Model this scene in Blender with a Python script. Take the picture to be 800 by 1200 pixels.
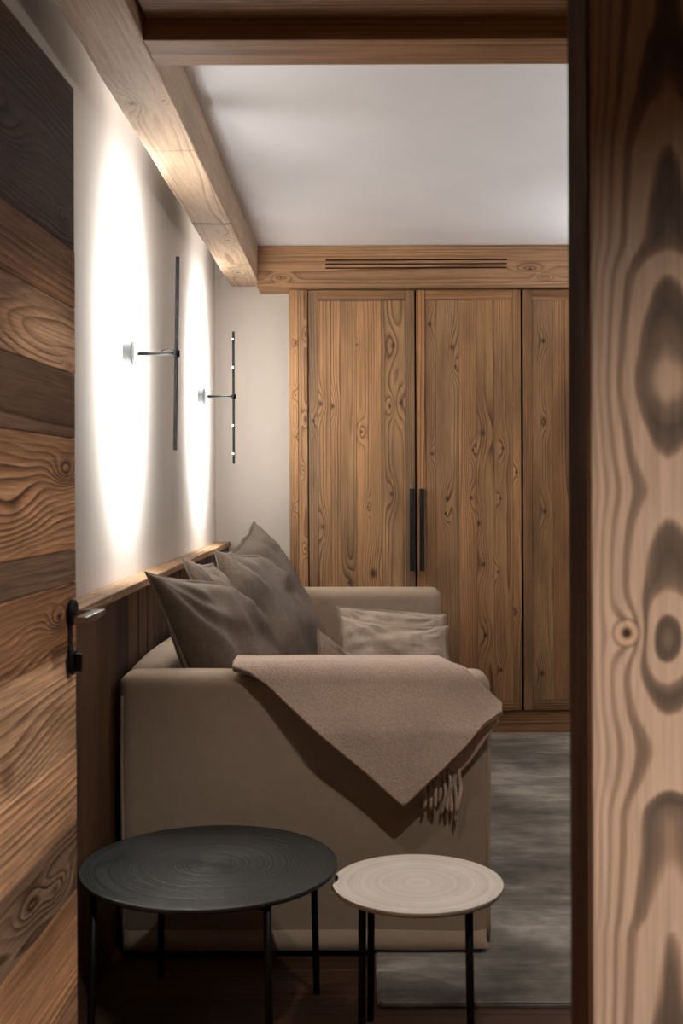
import bpy, bmesh, math, random
from mathutils import Vector, Matrix, noise

# ------------------------------------------------------------------ camera, light, exposure
scene = bpy.context.scene
COL = scene.collection
for o in list(bpy.data.objects):
    bpy.data.objects.remove(o)
F, CX, CY, H = 1335.0, 416.0, 570.0, 1.25        # focal length in pixels, vanishing point, eye height

def px(x, d):
    return (x - CX) / F * d
def pz(y, d):
    return H + (CY - y) / F * d
def P3(x, y, d):
    return Vector((px(x, d), d, pz(y, d)))

cam_d = bpy.data.cameras.new('camera')
cam = bpy.data.objects.new('camera', cam_d)
COL.objects.link(cam)
cam.location = (0, 0, H)
cam.rotation_euler = (math.pi / 2, math.radians(0.22), 0)
cam_d.sensor_fit = 'VERTICAL'
cam_d.sensor_height = 36.0
cam_d.lens = F / 1200.0 * 36.0
cam_d.shift_x = -(CX - 400) / 1200.0
cam_d.shift_y = -(600 - CY) / 1200.0
cam_d.clip_start = 0.05
cam_d.dof.use_dof = True
cam_d.dof.focus_distance = 4.2
cam_d.dof.aperture_fstop = 5.6
scene.camera = cam

world = bpy.data.worlds.new('world')
scene.world = world
world.use_nodes = True
world.node_tree.nodes['Background'].inputs[0].default_value = (1.0, 0.9, 0.82, 1)
world.node_tree.nodes['Background'].inputs[1].default_value = 0.01

vs = scene.view_settings
vs.view_transform = 'Standard'
vs.look = 'None'
vs.exposure = 0.0
vs.gamma = 1.0
vs.use_curve_mapping = False

SCONCE_POWER = 4200.0           # emission of the LED strips
LED_WATTS = {False: 2.1, True: 0.75}     # each of the four LEDs on the plain bar, on the dotted bar
#            name, location, energy, cone deg, blend, colour
SPOTS = [
    ('table',    (-0.14, 2.06, 2.300), 15.0, 69, 0.35, (1.0, 0.92, 0.84)),
    ('entrance', (0.50, 1.72, 2.300), 39.0, 108, 0.5, (1.0, 0.92, 0.84)),
    ('hallway',  (1.00, 0.10, 2.300), 470.0, 122, 0.7, (1.0, 0.92, 0.84)),
]
FILL_LIGHTS = [(XRW, y, 1.90) for XRW in (1.95,) for y in (3.3, 4.9)]     # added fill lights out of view across from the sofa, shining up
FILL_ENERGY = 75.0

# ------------------------------------------------------------------ node helpers
class NT:
    def __init__(self, name):
        self.mat = bpy.data.materials.new(name)
        self.mat.use_nodes = True
        self.t = self.mat.node_tree
        self.bsdf = self.t.nodes['Principled BSDF']
    def n(self, typ, **kw):
        nd = self.t.nodes.new(typ)
        for k, v in kw.items():
            setattr(nd, k, v)
        return nd
    def put(self, sock, v):
        if isinstance(v, bpy.types.NodeSocket):
            self.t.links.new(v, sock)
        elif v is not None:
            sock.default_value = v
    def m(self, op, a, b=None, c=None, clamp=False):
        nd = self.n('ShaderNodeMath', operation=op)
        nd.use_clamp = clamp
        self.put(nd.inputs[0], a); self.put(nd.inputs[1], b); self.put(nd.inputs[2], c)
        return nd.outputs[0]
    def add(self, *a):
        r = a[0]
        for b in a[1:]:
            r = self.m('ADD', r, b)
        return r
    def mul(self, *a):
        r = a[0]
        for b in a[1:]:
            r = self.m('MULTIPLY', r, b)
        return r
    def sub(self, a, b):
        return self.m('SUBTRACT', a, b)
    def xyz(self, x, y, z):
        nd = self.n('ShaderNodeCombineXYZ')
        self.put(nd.inputs[0], x); self.put(nd.inputs[1], y); self.put(nd.inputs[2], z)
        return nd.outputs[0]
    def objco(self):
        tc = self.n('ShaderNodeTexCoord')
        sp = self.n('ShaderNodeSeparateXYZ')
        self.t.links.new(tc.outputs['Object'], sp.inputs[0])
        return tc.outputs['Object'], sp.outputs
    def noise(self, vec, scale=1.0, detail=2.0, rough=0.5):
        nd = self.n('ShaderNodeTexNoise')
        nd.noise_dimensions = '3D'
        self.put(nd.inputs['Vector'], vec)
        nd.inputs['Scale'].default_value = scale
        nd.inputs['Detail'].default_value = detail
        nd.inputs['Roughness'].default_value = rough
        return nd.outputs['Fac']
    def ramp(self, fac, stops, interp='LINEAR'):
        nd = self.n('ShaderNodeValToRGB')
        cr = nd.color_ramp
        cr.interpolation = interp
        while len(cr.elements) < len(stops):
            cr.elements.new(0.5)
        for e, (p, c) in zip(cr.elements, stops):
            e.position = p
            e.color = (c, c, c, 1) if not hasattr(c, '__len__') else (c[0], c[1], c[2], 1)
        self.put(nd.inputs[0], fac)
        return nd.outputs[0]
    def mix(self, fac, a, b, blend='MIX'):
        nd = self.n('ShaderNodeMix', data_type='RGBA', blend_type=blend)
        self.put(nd.inputs[0], fac)
        for s, v in ((nd.inputs[6], a), (nd.inputs[7], b)):
            if isinstance(v, tuple):
                v = (v[0], v[1], v[2], 1)
            self.put(s, v)
        return nd.outputs[2]
    def mapr(self, v, a, b, c, d):
        nd = self.n('ShaderNodeMapRange')
        self.put(nd.inputs[0], v)
        for i, q in enumerate((a, b, c, d)):
            nd.inputs[i + 1].default_value = q
        return nd.outputs[0]
    def attr(self, name):
        nd = self.n('ShaderNodeAttribute', attribute_type='OBJECT', attribute_name=name)
        return nd
    def bump(self, h, strength=0.3, dist=0.005, normal=None):
        nd = self.n('ShaderNodeBump')
        nd.inputs['Strength'].default_value = strength
        nd.inputs['Distance'].default_value = dist
        self.put(nd.inputs['Height'], h)
        if normal is not None:
            self.put(nd.inputs['Normal'], normal)
        self.t.links.new(nd.outputs[0], self.bsdf.inputs['Normal'])
        return nd.outputs[0]
    def col(self, c):
        self.put(self.bsdf.inputs['Base Color'], c if isinstance(c, bpy.types.NodeSocket) else (c[0], c[1], c[2], 1))
    def set(self, **kw):
        for k, v in kw.items():
            self.put(self.bsdf.inputs[k.replace('_', ' ')], v)

def srgb(r, g, b):
    f = lambda c: (c / 255 / 12.92) if c / 255 <= 0.04045 else ((c / 255 + 0.055) / 1.055) ** 2.4
    return (f(r), f(g), f(b))

# ------------------------------------------------------------------ wood: growth rings around a wandering pith, knots from the object's own data
def wood(name, light, mid, dark, axes='XZY', freq=70, wobble=0.02, drift=0.05, wl=0.8, pithw=0.16, bump=0.35, rough=0.62,
         knots=4, knot_amp=2.6, fibre=0.25, stain=0.35, soft=1.0, knot_dark=0.88, spec=0.3, marks=()):
    N = NT(name)
    _, s = N.objco()
    ax = {'X': s[0], 'Y': s[1], 'Z': s[2]}
    W, L, T = ax[axes[0]], ax[axes[1]], ax[axes[2]]
    seed = N.attr('seed').outputs['Fac']
    off = N.mul(seed, 37.0)
    r1 = N.m('FRACT', N.mul(seed, 7.31))
    r2 = N.m('FRACT', N.mul(seed, 3.77))
    Lo = N.add(L, off)
    wob = N.sub(N.noise(N.xyz(N.mul(W, 4.0), N.mul(Lo, wl), N.mul(T, 4.0)), 1.0, 2.0), 0.5)
    drf = N.sub(N.noise(N.xyz(off, N.mul(Lo, wl * 0.9), 3.3), 1.0, 1.0), 0.5)
    fine = N.sub(N.noise(N.xyz(N.mul(W, 30.0), N.mul(Lo, 1.6), N.mul(T, 30.0)), 1.0, 2.0), 0.5)
    ww = N.add(N.sub(W, N.mul(N.sub(r1, 0.5), pithw)), N.mul(wob, wobble))
    tt = N.add(T, N.add(0.015, N.mul(r2, 0.05)), N.mul(drf, drift), N.mul(wob, wobble * 0.6))
    r = N.m('SQRT', N.add(N.mul(ww, ww), N.mul(tt, tt)))
    f = N.add(N.mul(r, freq), N.mul(fine, 0.5), N.mul(N.sub(N.noise(N.xyz(N.mul(W, 13.0), N.mul(Lo, 0.35), N.mul(T, 13.0)), 1.0, 1.0), 0.5), 2.2))
    core = None; gs = None
    for i in range(knots):
        kn = N.attr('k%d' % (i + 1))
        sp = N.n('ShaderNodeSeparateXYZ')
        N.t.links.new(kn.outputs['Vector'], sp.inputs[0])
        dw = N.sub(W, sp.outputs[0]); dl = N.sub(L, sp.outputs[1])
        sz2 = N.add(N.mul(sp.outputs[2], sp.outputs[2]), 1e-7)
        dw2 = N.mul(dw, dw); dl2 = N.mul(dl, dl)
        e = N.m('DIVIDE', N.add(dw2, N.mul(dl2, 0.10)), N.mul(sz2, 5.0))
        g = N.m('EXPONENT', N.mul(e, -1.0))
        f = N.add(f, N.mul(g, knot_amp))
        gs = g if gs is None else N.add(gs, g)
        c = N.m('DIVIDE', N.add(dw2, N.mul(dl2, 0.55)), sz2)
        cm = N.mapr(N.add(N.m('SQRT', c), N.mul(fine, 0.5)), 1.1, 0.25, 0.0, 1.0)
        core = cm if core is None else N.m('MAXIMUM', core, cm)
    fr = N.m('FRACT', f)
    late = N.ramp(fr, [(0.0, 0.9), (0.10 * soft, 0.05), (0.45, 0.18), (0.82, 0.75), (0.95, 1.0), (1.0, 0.95)])
    amp = N.mapr(N.noise(N.xyz(N.mul(W, 16.0), N.mul(Lo, 0.7), N.mul(T, 16.0)), 1.0, 2.0), 0.38, 0.62, 0.12, 1.0)
    if gs is not None:
        amp = N.m('MAXIMUM', amp, N.m('MINIMUM', N.mul(gs, 1.6), 1.0))
    late = N.add(N.mul(late, amp), N.mul(N.sub(1.0, amp), 0.35))
    fib = N.noise(N.xyz(N.mul(W, 260.0), N.mul(Lo, 7.0), N.mul(T, 260.0)), 1.0, 3.0, 0.6)
    big = N.noise(N.xyz(N.mul(W, 7.0), N.mul(Lo, 1.2), N.mul(T, 7.0)), 1.0, 3.0, 0.55)
    c = N.ramp(late, [(0.0, light), (0.5, mid), (1.0, dark)])
    v1 = N.mapr(fib, 0.3, 0.7, 1.0 - fibre, 1.0 + fibre * 0.6)
    v2 = N.mapr(big, 0.3, 0.7, 1.0 - stain, 1.0 + stain * 0.4)
    vv = N.mul(v1, v2)
    c = N.mix(1.0, c, N.xyz(vv, vv, vv), 'MULTIPLY')
    if core is not None:
        c = N.mix(N.mul(core, knot_dark), c, (dark[0] * 0.30, dark[1] * 0.22, dark[2] * 0.18))
    for (ml, mw, md_) in marks:           # old saw cuts and cracks across the grain
        dd = N.m('ABSOLUTE', N.sub(N.add(L, N.mul(wob, 0.10), N.mul(fine, 0.03)), ml))
        c = N.mix(N.mul(N.mapr(dd, mw, mw * 0.2, 0, 1), N.mul(N.mapr(T, 0.014, 0.005, 0, 1), md_)), c, (dark[0] * 0.25, dark[1] * 0.22, dark[2] * 0.2))
    oi = N.n('ShaderNodeObjectInfo')
    c = N.mix(1.0, c, oi.outputs['Color'], 'MULTIPLY')
    N.col(c)
    N.set(Roughness=rough, Specular_IOR_Level=spec)
    if bump:
        N.bump(N.add(N.mul(late, 0.8), N.mul(fib, 0.6)), bump, 0.003)
    return N.mat

M = {}
def build_materials():
    warm = (srgb(186, 152, 118), srgb(162, 127, 94), srgb(98, 70, 48))
    M['wardrobe'] = wood('reclaimed_wardrobe_wood', *warm, axes='XZY', freq=105, knots=4, knot_amp=2.2, stain=0.5, knot_dark=0.95)
    M['rail_x'] = wood('reclaimed_rail_wood', *warm, axes='ZXY', freq=80, knots=0)
    M['beam_y'] = wood('hewn_beam_wood', srgb(204, 180, 156), srgb(192, 166, 141), srgb(156, 128, 104), axes='XYZ', freq=70,
                       knots=4, stain=0.3, bump=0.4, drift=0.05, wobble=0.03, pithw=0.1, marks=((4.41 - 3.595, 0.022, 0.75), (3.44 - 3.595, 0.012, 0.35), (5.2 - 3.595, 0.012, 0.4)))
    M['beam_x'] = wood('planed_beam_wood', srgb(176, 138, 104), srgb(158, 120, 88), srgb(112, 80, 56), axes='ZXY', freq=70, knots=4, stain=0.3)
    M['panel'] = wood('dark_panel_wood', srgb(132, 92, 60), srgb(98, 66, 42), srgb(44, 28, 18), axes='YZX', freq=110, knots=0, stain=0.6, fibre=0.4)
    M['lining'] = wood('dark_jamb_wood', srgb(112, 78, 56), srgb(90, 62, 44), srgb(60, 40, 28), axes='YZX', freq=90, knots=0, stain=0.5, rough=0.95, spec=0.02)
    M['cap'] = wood('panel_cap_wood', srgb(196, 160, 124), srgb(178, 140, 104), srgb(144, 106, 74), axes='XYZ', freq=80, knots=0)
    M['door'] = wood('weathered_door_plank', srgb(240, 210, 180), srgb(204, 167, 134), srgb(78, 50, 34), axes='ZYX', freq=85,
                     knots=4, knot_amp=4.0, stain=0.5, bump=0.8, wobble=0.06, drift=0.12, wl=1.6, fibre=0.4, knot_dark=0.45)
    M['door_calm'] = wood('weathered_door_plank_plain', srgb(232, 198, 166), srgb(204, 168, 136), srgb(134, 98, 70), axes='ZYX', freq=70,
                          knots=4, knot_amp=3.0, stain=0.6, bump=0.45, wobble=0.025, drift=0.05, wl=1.0, fibre=0.45, knot_dark=0.5)
    M['floor'] = wood('oak_floor_board', srgb(92, 63, 42), srgb(78, 52, 34), srgb(54, 35, 22), axes='YXZ', freq=70, knots=0, rough=0.45)

    # door post: one slab of old spruce, its cathedral laid out along the height
    N = NT('old_spruce_post')
    _, s = N.objco()
    X, Y, Z = s[0], s[1], s[2]
    tt = N.m('DIVIDE', Z, 2.2)
    def hp(y): return (H + (CY - y) / (F / 1.28)) / 2.2
    keys = [(1330, -2.6), (1200, -2.2), (1092, -2.0), (1075, -1.75), (1010, -1.5), (950, -1.4), (925, -1.0), (895, -0.7), (865, -0.7), (840, -1.0),
            (780, -1.3), (735, -1.45), (690, -1.32), (640, -1.22), (606, -1.0), (575, -0.72), (540, -1.0), (500, -1.27), (470, -1.50), (445, -1.6),
            (420, -1.50), (370, -1.3), (320, -1.0), (300, -0.62), (285, -0.36), (230, -0.2), (168, 0.0), (120, 0.4), (85, 0.6), (30, 0.85), (-200, 1.1)]
    h = N.ramp(tt, [(max(0, min(1, hp(y))), (v + 3) / 5) for y, v in keys], 'CARDINAL')
    h = N.sub(N.mul(h, 5.0), 3.0)
    n1 = N.sub(N.noise(N.xyz(N.mul(X, 10.0), N.mul(Z, 1.6), N.mul(Y, 10.0)), 1.0, 2.0), 0.5)
    n2 = N.sub(N.noise(N.xyz(N.mul(X, 60.0), N.mul(Z, 5.0), N.mul(Y, 60.0)), 1.0, 2.0), 0.5)
    w = N.add(N.sub(X, 0.090), N.mul(n1, 0.008))
    w = N.m('SQRT', N.add(N.mul(w, w), N.add(N.mul(Y, Y), 0.00003)))
    f = N.add(h, N.mul(w, N.add(7.0, N.mul(w, N.mul(w, 5800.0)))), N.mul(n2, 0.12))
    core = None
    for (kx, ky, sz, amp) in ((733, 743, 0.013, 1.6), (778, 752, 0.020, -1.0)):
        dw = N.sub(X, px(kx, 1.28) - 0.263); dl = N.sub(Z, pz(ky, 1.28))
        dd = N.add(N.mul(dw, dw), N.mul(N.mul(dl, dl), 0.5))
        g = N.m('EXPONENT', N.mul(dd, -1.0 / (sz * sz * 2.5)))
        f = N.add(f, N.mul(g, amp))
        cm = N.mapr(dd, (sz * 0.55) ** 2, (sz * 0.3) ** 2, 0, 1)
        if amp > 0:
            core = cm
    fr = N.m('FRACT', f)
    late = N.ramp(fr, [(0.0, 0.55), (0.05, 0.08), (0.5, 0.12), (0.62, 0.75), (0.8, 1.0), (0.95, 0.9), (1.0, 0.6)])
    left = N.mapr(X, 0.0, 0.075, 0.2, 1.0)
    late = N.mul(late, left)
    fib = N.noise(N.xyz(N.mul(X, 200.0), N.mul(Z, 5.0), N.mul(Y, 200.0)), 1.0, 3.0)
    c = N.ramp(late, [(0.0, srgb(162, 136, 116)), (0.45, srgb(127, 103, 85)), (1.0, srgb(70, 57, 48))])
    v = N.mapr(fib, 0.3, 0.7, 0.82, 1.12)
    c = N.mix(1.0, c, N.xyz(v, v, v), 'MULTIPLY')
    kd = N.add(N.m('POWER', N.sub(X, px(733, 1.28) - 0.263), 2.0), N.mul(N.m('POWER', N.sub(Z, pz(743, 1.28)), 2.0), 0.9))
    kr = N.m('SQRT', kd)
    c = N.mix(N.mul(N.mapr(kr, 0.0175, 0.015, 0, 1), 0.8), c, srgb(92, 70, 56))
    c = N.mix(N.mapr(kr, 0.0145, 0.012, 0, 1), c, srgb(164, 134, 110))
    c = N.mix(N.mapr(N.add(kr, N.mul(n2, 0.004)), 0.0085, 0.004, 0, 1), c, srgb(54, 32, 22))
    N.col(c); N.set(Roughness=0.7, Specular_IOR_Level=0.2)
    N.bump(N.add(late, N.mul(fib, 0.4)), 0.35, 0.003)
    M['post'] = N.mat

    def plaster(name, c):
        N = NT(name); co, s = N.objco()
        a = N.noise(co, 2.0, 3.0)
        v = N.mapr(a, 0.3, 0.7, 0.97, 1.02)
        N.col(N.mix(1.0, c, N.xyz(v, v, v), 'MULTIPLY'))
        N.set(Roughness=0.9, Specular_IOR_Level=0.1)
        N.bump(N.noise(co, 60.0, 4.0), 0.06, 0.002)
        return N.mat
    M['wall'] = plaster('limewash_wall', srgb(226, 219, 210))
    M['ceiling'] = plaster('white_ceiling', srgb(243, 243, 246))

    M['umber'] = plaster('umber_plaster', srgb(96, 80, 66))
    def fabric(name, c, var=0.1, weave=900, bump=0.25, sheen=0.2, slub=0.12, warm=None):
        N = NT(name); co, s = N.objco()
        a = N.noise(co, 7.0, 3.0)
        h1 = N.noise(N.xyz(N.mul(s[0], weave), N.mul(s[1], weave * .06), N.mul(s[2], weave * .06)), 1.0, 2.0)
        h2 = N.noise(N.xyz(N.mul(s[0], weave * .06), N.mul(s[1], weave * .06), N.mul(s[2], weave)), 1.0, 2.0)
        h3 = N.noise(N.xyz(N.mul(s[0], weave * .06), N.mul(s[1], weave), N.mul(s[2], weave * .06)), 1.0, 2.0)
        hh = N.mul(N.add(h1, h2, h3), 0.3333)
        v = N.mul(N.mapr(a, 0.3, 0.7, 1 - var, 1 + var * .6), N.mapr(hh, 0.35, 0.65, 1 - slub, 1 + slub))
        N.col(N.mix(1.0, c, N.xyz(v, v, v), 'MULTIPLY'))
        N.set(Roughness=0.95, Specular_IOR_Level=0.1, Sheen_Weight=sheen, Sheen_Roughness=0.6)
        N.bump(hh, bump, 0.002)
        return N.mat
    M['sofa'] = fabric('sand_slipcover', srgb(176, 157, 138), 0.06, 500, 0.15, 0.1, 0.06)
    M['taupe'] = fabric('taupe_linen', srgb(116, 103, 91), 0.12, 420, 0.45, 0.15, 0.22)
    M['taupe_seam'] = fabric('taupe_linen_seam', srgb(140, 126, 113), 0.1, 420, 0.3, 0.2, 0.2)
    M['oat'] = fabric('oat_linen', srgb(180, 162, 145), 0.1, 420, 0.45, 0.15, 0.2)
    M['oat_seam'] = fabric('oat_linen_seam', srgb(160, 142, 126), 0.1, 420, 0.3, 0.15, 0.2)
    N = NT('blush_wool'); co, s = N.objco()
    a = N.noise(co, 9.0, 3.0); b = N.noise(co, 160.0, 3.0, 0.7); b2 = N.noise(co, 420.0, 2.0, 0.7)
    v = N.mul(N.mapr(a, 0.3, 0.7, 0.93, 1.05), N.mapr(b, 0.3, 0.7, 0.84, 1.12))
    N.col(N.mix(1.0, srgb(216, 190, 171), N.xyz(v, v, v), 'MULTIPLY'))
    N.set(Roughness=1.0, Specular_IOR_Level=0.05, Sheen_Weight=0.5, Sheen_Roughness=0.5)
    N.bump(N.add(b, N.mul(b2, 0.5)), 0.7, 0.004)
    M['wool'] = N.mat

    # rug: faded streaks across, worn patches
    N = NT('faded_rug'); co, s = N.objco()
    st = N.noise(N.xyz(N.mul(s[0], 4.0), N.mul(s[1], 15.0), 0.0), 1.0, 5.0, 0.65)
    pt = N.noise(N.xyz(N.mul(s[0], 2.2), N.mul(s[1], 2.6), 4.0), 1.0, 4.0, 0.62)
    mm = N.add(N.mul(st, 0.3), N.mul(pt, 0.7))
    c = N.ramp(mm, [(0.36, srgb(80, 74, 66)), (0.45, srgb(116, 109, 100)), (0.53, srgb(146, 139, 129)), (0.62, srgb(192, 185, 175))])
    fz = N.noise(N.xyz(N.mul(s[0], 60.0), N.mul(s[1], 500.0), 0.0), 1.0, 3.0)
    v = N.mapr(fz, 0.3, 0.7, 0.86, 1.1)
    N.col(N.mix(1.0, c, N.xyz(v, v, v), 'MULTIPLY'))
    N.set(Roughness=0.95, Specular_IOR_Level=0.1, Sheen_Weight=0.2)
    N.bump(fz, 0.3, 0.002)
    M['rug'] = N.mat

    def turned(name, c0, c1, rough, freq, var):
        N = NT(name); co, s = N.objco()
        n = N.sub(N.noise(co, 5.0, 2.0), 0.5)
        r = N.m('SQRT', N.add(N.mul(s[0], s[0]), N.mul(s[1], s[1])))
        rr = N.add(r, N.mul(n, 0.012))
        g = N.noise(N.xyz(N.mul(rr, freq), 0.0, 0.0), 1.0, 4.0, 0.65)
        brk = N.noise(co, 9.0, 3.0)
        k = N.add(N.mul(g, 0.75), N.mul(brk, 0.25))
        N.col(N.ramp(k, [(0.36, c0), (0.62, c1)]))
        N.set(Roughness=N.mapr(g, 0.3, 0.7, rough - var, rough + var), Specular_IOR_Level=0.5)
        N.bump(g, 0.6, 0.005)
        return N.mat
    M['black_top'] = turned('turned_blackened_top', srgb(24, 27, 27), srgb(56, 60, 59), 0.42, 130, 0.10)
    M['pale_top'] = turned('turned_limed_top', srgb(196, 186, 172), srgb(226, 217, 204), 0.7, 70, 0.06)

    def plain(name, c, rough, metal=0.0, spec=0.5):
        N = NT(name); co, s = N.objco()
        v = N.mapr(N.noise(co, 40.0, 3.0), 0.3, 0.7, 0.9, 1.08)
        N.col(N.mix(1.0, c, N.xyz(v, v, v), 'MULTIPLY'))
        N.set(Roughness=rough, Metallic=metal, Specular_IOR_Level=spec)
        return N.mat
    M['black'] = plain('black_steel', srgb(14, 13, 13), 0.5, 0.0, 0.3)
    M['lever'] = plain('satin_black_handle', srgb(30, 30, 31), 0.12, 0.0, 0.9)
    M['lever'].node_tree.nodes['Principled BSDF'].inputs['IOR'].default_value = 2.4
    M['bronze'] = plain('bronze_rod', srgb(12, 11, 10), 0.8, 0.0, 0.1)
    M['canopy'] = plain('grey_lamp_rosette', srgb(58, 60, 62), 0.7, 0.0, 0.2)
    M['shadow_gap'] = plain('dark_carcass_and_shade', srgb(30, 22, 17), 0.9, 0, 0.1)  # near-black backing colour, also stands in for shade in the air slots
    M['chip'] = plain('dark_table_core', srgb(48, 36, 28), 0.8, 0, 0.2)
    def glow(name, c, e):
        N = NT(name)
        N.col((0, 0, 0)); N.set(Emission_Color=(c[0], c[1], c[2], 1), Emission_Strength=e)
        return N.mat
    M['led'] = glow('led_strip', (1.0, 0.985, 0.965), SCONCE_POWER)
    M['dot'] = glow('led_dot', (1.0, 0.95, 0.88), 8.0)
    M['lens'] = glow('downlight_lens', (1.0, 0.85, 0.68), 2.0)
build_materials()

# ------------------------------------------------------------------ object helpers
RNG = random.Random(11)
def link(name, me, mat, parent=None, loc=(0, 0, 0), rot=(0, 0, 0), smooth=False):
    o = bpy.data.objects.new(name, me)
    COL.objects.link(o)
    if mat is not None:
        me.materials.append(mat)
    o.location = loc; o.rotation_euler = rot
    if parent is not None:
        o.parent = parent
    o['seed'] = RNG.random()
    if smooth:
        for p in me.polygons:
            p.use_smooth = True
    return o
def mesh(bm, name='m'):
    bmesh.ops.recalc_face_normals(bm, faces=bm.faces[:])
    me = bpy.data.meshes.new(name)
    bm.to_mesh(me); bm.free()
    return me
def tag(o, label, cat, group=None, kind=None):
    o['label'] = label; o['category'] = cat
    if group: o['group'] = group
    if kind: o['kind'] = kind
    return o
def empty(name, loc, label, cat, group=None, kind=None, rz=0):
    o = bpy.data.objects.new(name, None)
    COL.objects.link(o)
    o.location = loc; o.rotation_euler = (0, 0, rz); o.empty_display_size = 0.05
    return tag(o, label, cat, group, kind)
def add_box(bm, x0, x1, y0, y1, z0, z1):
    vs = [bm.verts.new(v) for v in ((x0, y0, z0), (x1, y0, z0), (x1, y1, z0), (x0, y1, z0), (x0, y0, z1), (x1, y0, z1), (x1, y1, z1), (x0, y1, z1))]
    for f in ((0, 3, 2, 1), (4, 5, 6, 7), (0, 1, 5, 4), (1, 2, 6, 5), (2, 3, 7, 6), (3, 0, 4, 7)):
        bm.faces.new([vs[i] for i in f])
    return vs
def box_mesh(x0, x1, y0, y1, z0, z1, bev=0.0, seg=1):
    bm = bmesh.new()
    add_box(bm, x0, x1, y0, y1, z0, z1)
    if bev:
        bmesh.ops.bevel(bm, geom=bm.edges[:], offset=bev, segments=seg, affect='EDGES', profile=0.6)
    return mesh(bm)
def box(name, x0, x1, y0, y1, z0, z1, mat, parent=None, bev=0.0, seg=1, tint=None, origin=None):
    """a box given in the parent's space; its own origin at its base centre"""
    c = origin or ((x0 + x1) / 2, (y0 + y1) / 2, z0)
    me = box_mesh(x0 - c[0], x1 - c[0], y0 - c[1], y1 - c[1], z0 - c[2], z1 - c[2], bev, seg)
    o = link(name, me, mat, parent, c)
    if tint: o.color = (*tint, 1)
    return o
def tube_bm(bm, pts, rads, seg=10, cap=True):
    pts = [Vector(p) for p in pts]
    if not hasattr(rads, '__len__'): rads = [rads] * len(pts)
    rings = []
    up = None
    for i, p in enumerate(pts):
        t = (pts[min(i + 1, len(pts) - 1)] - pts[max(i - 1, 0)]).normalized()
        if up is None:
            up = t.orthogonal().normalized()
        up = (up - t * up.dot(t)).normalized()
        b = t.cross(up)
        rings.append([bm.verts.new(p + (up * math.cos(a) + b * math.sin(a)) * rads[i]) for a in [2 * math.pi * k / seg for k in range(seg)]])
    for a, b in zip(rings, rings[1:]):
        for k in range(seg):
            bm.faces.new((a[k], a[(k + 1) % seg], b[(k + 1) % seg], b[k]))
    if cap:
        bm.faces.new(rings[0][::-1]); bm.faces.new(rings[-1])
def tube(name, pts, rads, mat, parent=None, seg=10, smooth=True):
    pts = [Vector(p) for p in pts]
    o0 = pts[0].copy()
    bm = bmesh.new()
    tube_bm(bm, [p - o0 for p in pts], rads, seg)
    return link(name, mesh(bm), mat, parent, o0, smooth=smooth)
def lathe(name, prof, mat, parent=None, loc=(0, 0, 0), rot=(0, 0, 0), seg=48, smooth=True):
    bm = bmesh.new()
    rings = []
    for r, z in prof:
        if r < 1e-6:
            rings.append([bm.verts.new((0, 0, z))])
        else:
            rings.append([bm.verts.new((r * math.cos(2 * math.pi * k / seg), r * math.sin(2 * math.pi * k / seg), z)) for k in range(seg)])
    for a, b in zip(rings, rings[1:]):
        for k in range(seg):
            k2 = (k + 1) % seg
            vsq = [a[k % len(a)], a[k2 % len(a)], b[k2 % len(b)], b[k % len(b)]]
            u = []
            for v in vsq:
                if v not in u: u.append(v)
            if len(u) > 2: bm.faces.new(u)
    o = link(name, mesh(bm), mat, parent, loc, rot)
    if smooth:
        for p in o.data.polygons: p.use_smooth = True
        try:
            o.data.set_sharp_from_angle(angle=math.radians(35))
        except Exception:
            pass
    return o
def setknots(o, lst):
    for i, k in enumerate(lst[:4]):
        o['k%d' % (i + 1)] = [float(q) for q in k]

# ------------------------------------------------------------------ the setting
YB = 5.80                 # back wall
XW = -0.709               # left wall
XR = 1.95                 # right wall
ZC = 2.44                 # white ceiling
YF = 1.39                 # room side of the doorway wall
def struct(o, label, cat):
    return tag(o, label, cat, None, 'structure')

fl = box('floor', -2.2, 2.2, -2.0, 6.1, -0.12, -0.02, M['floor'])
struct(fl, 'brown oak board floor running under rug and tables', 'floor')
fl.color = (0.8, 0.8, 0.8, 1)
y = 1.42; k = 0
while y < YB - 0.01:
    w = min(0.165, YB - y)
    t = 0.85 + 0.25 * RNG.random()
    b = box('floor_board', XW + 0.001 + 1.55, XR, y + 0.0008, y + w - 0.0008, 0, 0.019, M['floor'], None, 0.0015, tint=(t, t * .98, t * .95)) if k % 2 else None
    if b:
        b.parent = fl; b.location.z += 0.12; b.location.y -= 2.05
    for (xa, xb) in (((XW + 0.001, XW + 1.549),) if k % 2 else ((XW + 0.001, XW + 0.95), (XW + 0.952, XR))):
        t = 0.85 + 0.25 * RNG.random()
        b = box('floor_board', xa, xb, y + 0.0008, y + w - 0.0008, 0, 0.019, M['floor'], None, 0.0015, tint=(t, t * .98, t * .95))
        b.parent = fl; b.location.z += 0.12; b.location.y -= 2.05
    y += w; k += 1

wl = box('wall_left', XW - 0.12, XW, YF, YB, -0.02, ZC + 0.1, M['wall'])
struct(wl, 'off-white limewashed side wall washed by the two lamps', 'wall')
wb = box('wall_back', XW - 0.12, XR + 0.12, YB, YB + 0.12, -0.02, ZC + 0.1, M['wall'])
struct(wb, 'pale plaster end wall between side wall and wardrobe', 'wall')
wr = box('wall_right', XR, XR + 0.12, YF, YB, -0.02, ZC + 0.1, M['umber'])
struct(wr, 'umber plaster wall across from the sofa', 'wall')
ce = box('ceiling', XW - 0.12, XR + 0.12, 2.60, YB + 0.12, ZC, ZC + 0.1, M['ceiling'])
struct(ce, 'smooth white ceiling panel between the wooden beams', 'ceiling')

struct(box('floor_hall', -1.499, 1.499, -1.999, 1.419, -0.019, 0.019, M['floor']), 'brown oak floor of the hall up to the doorway', 'floor')
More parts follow.
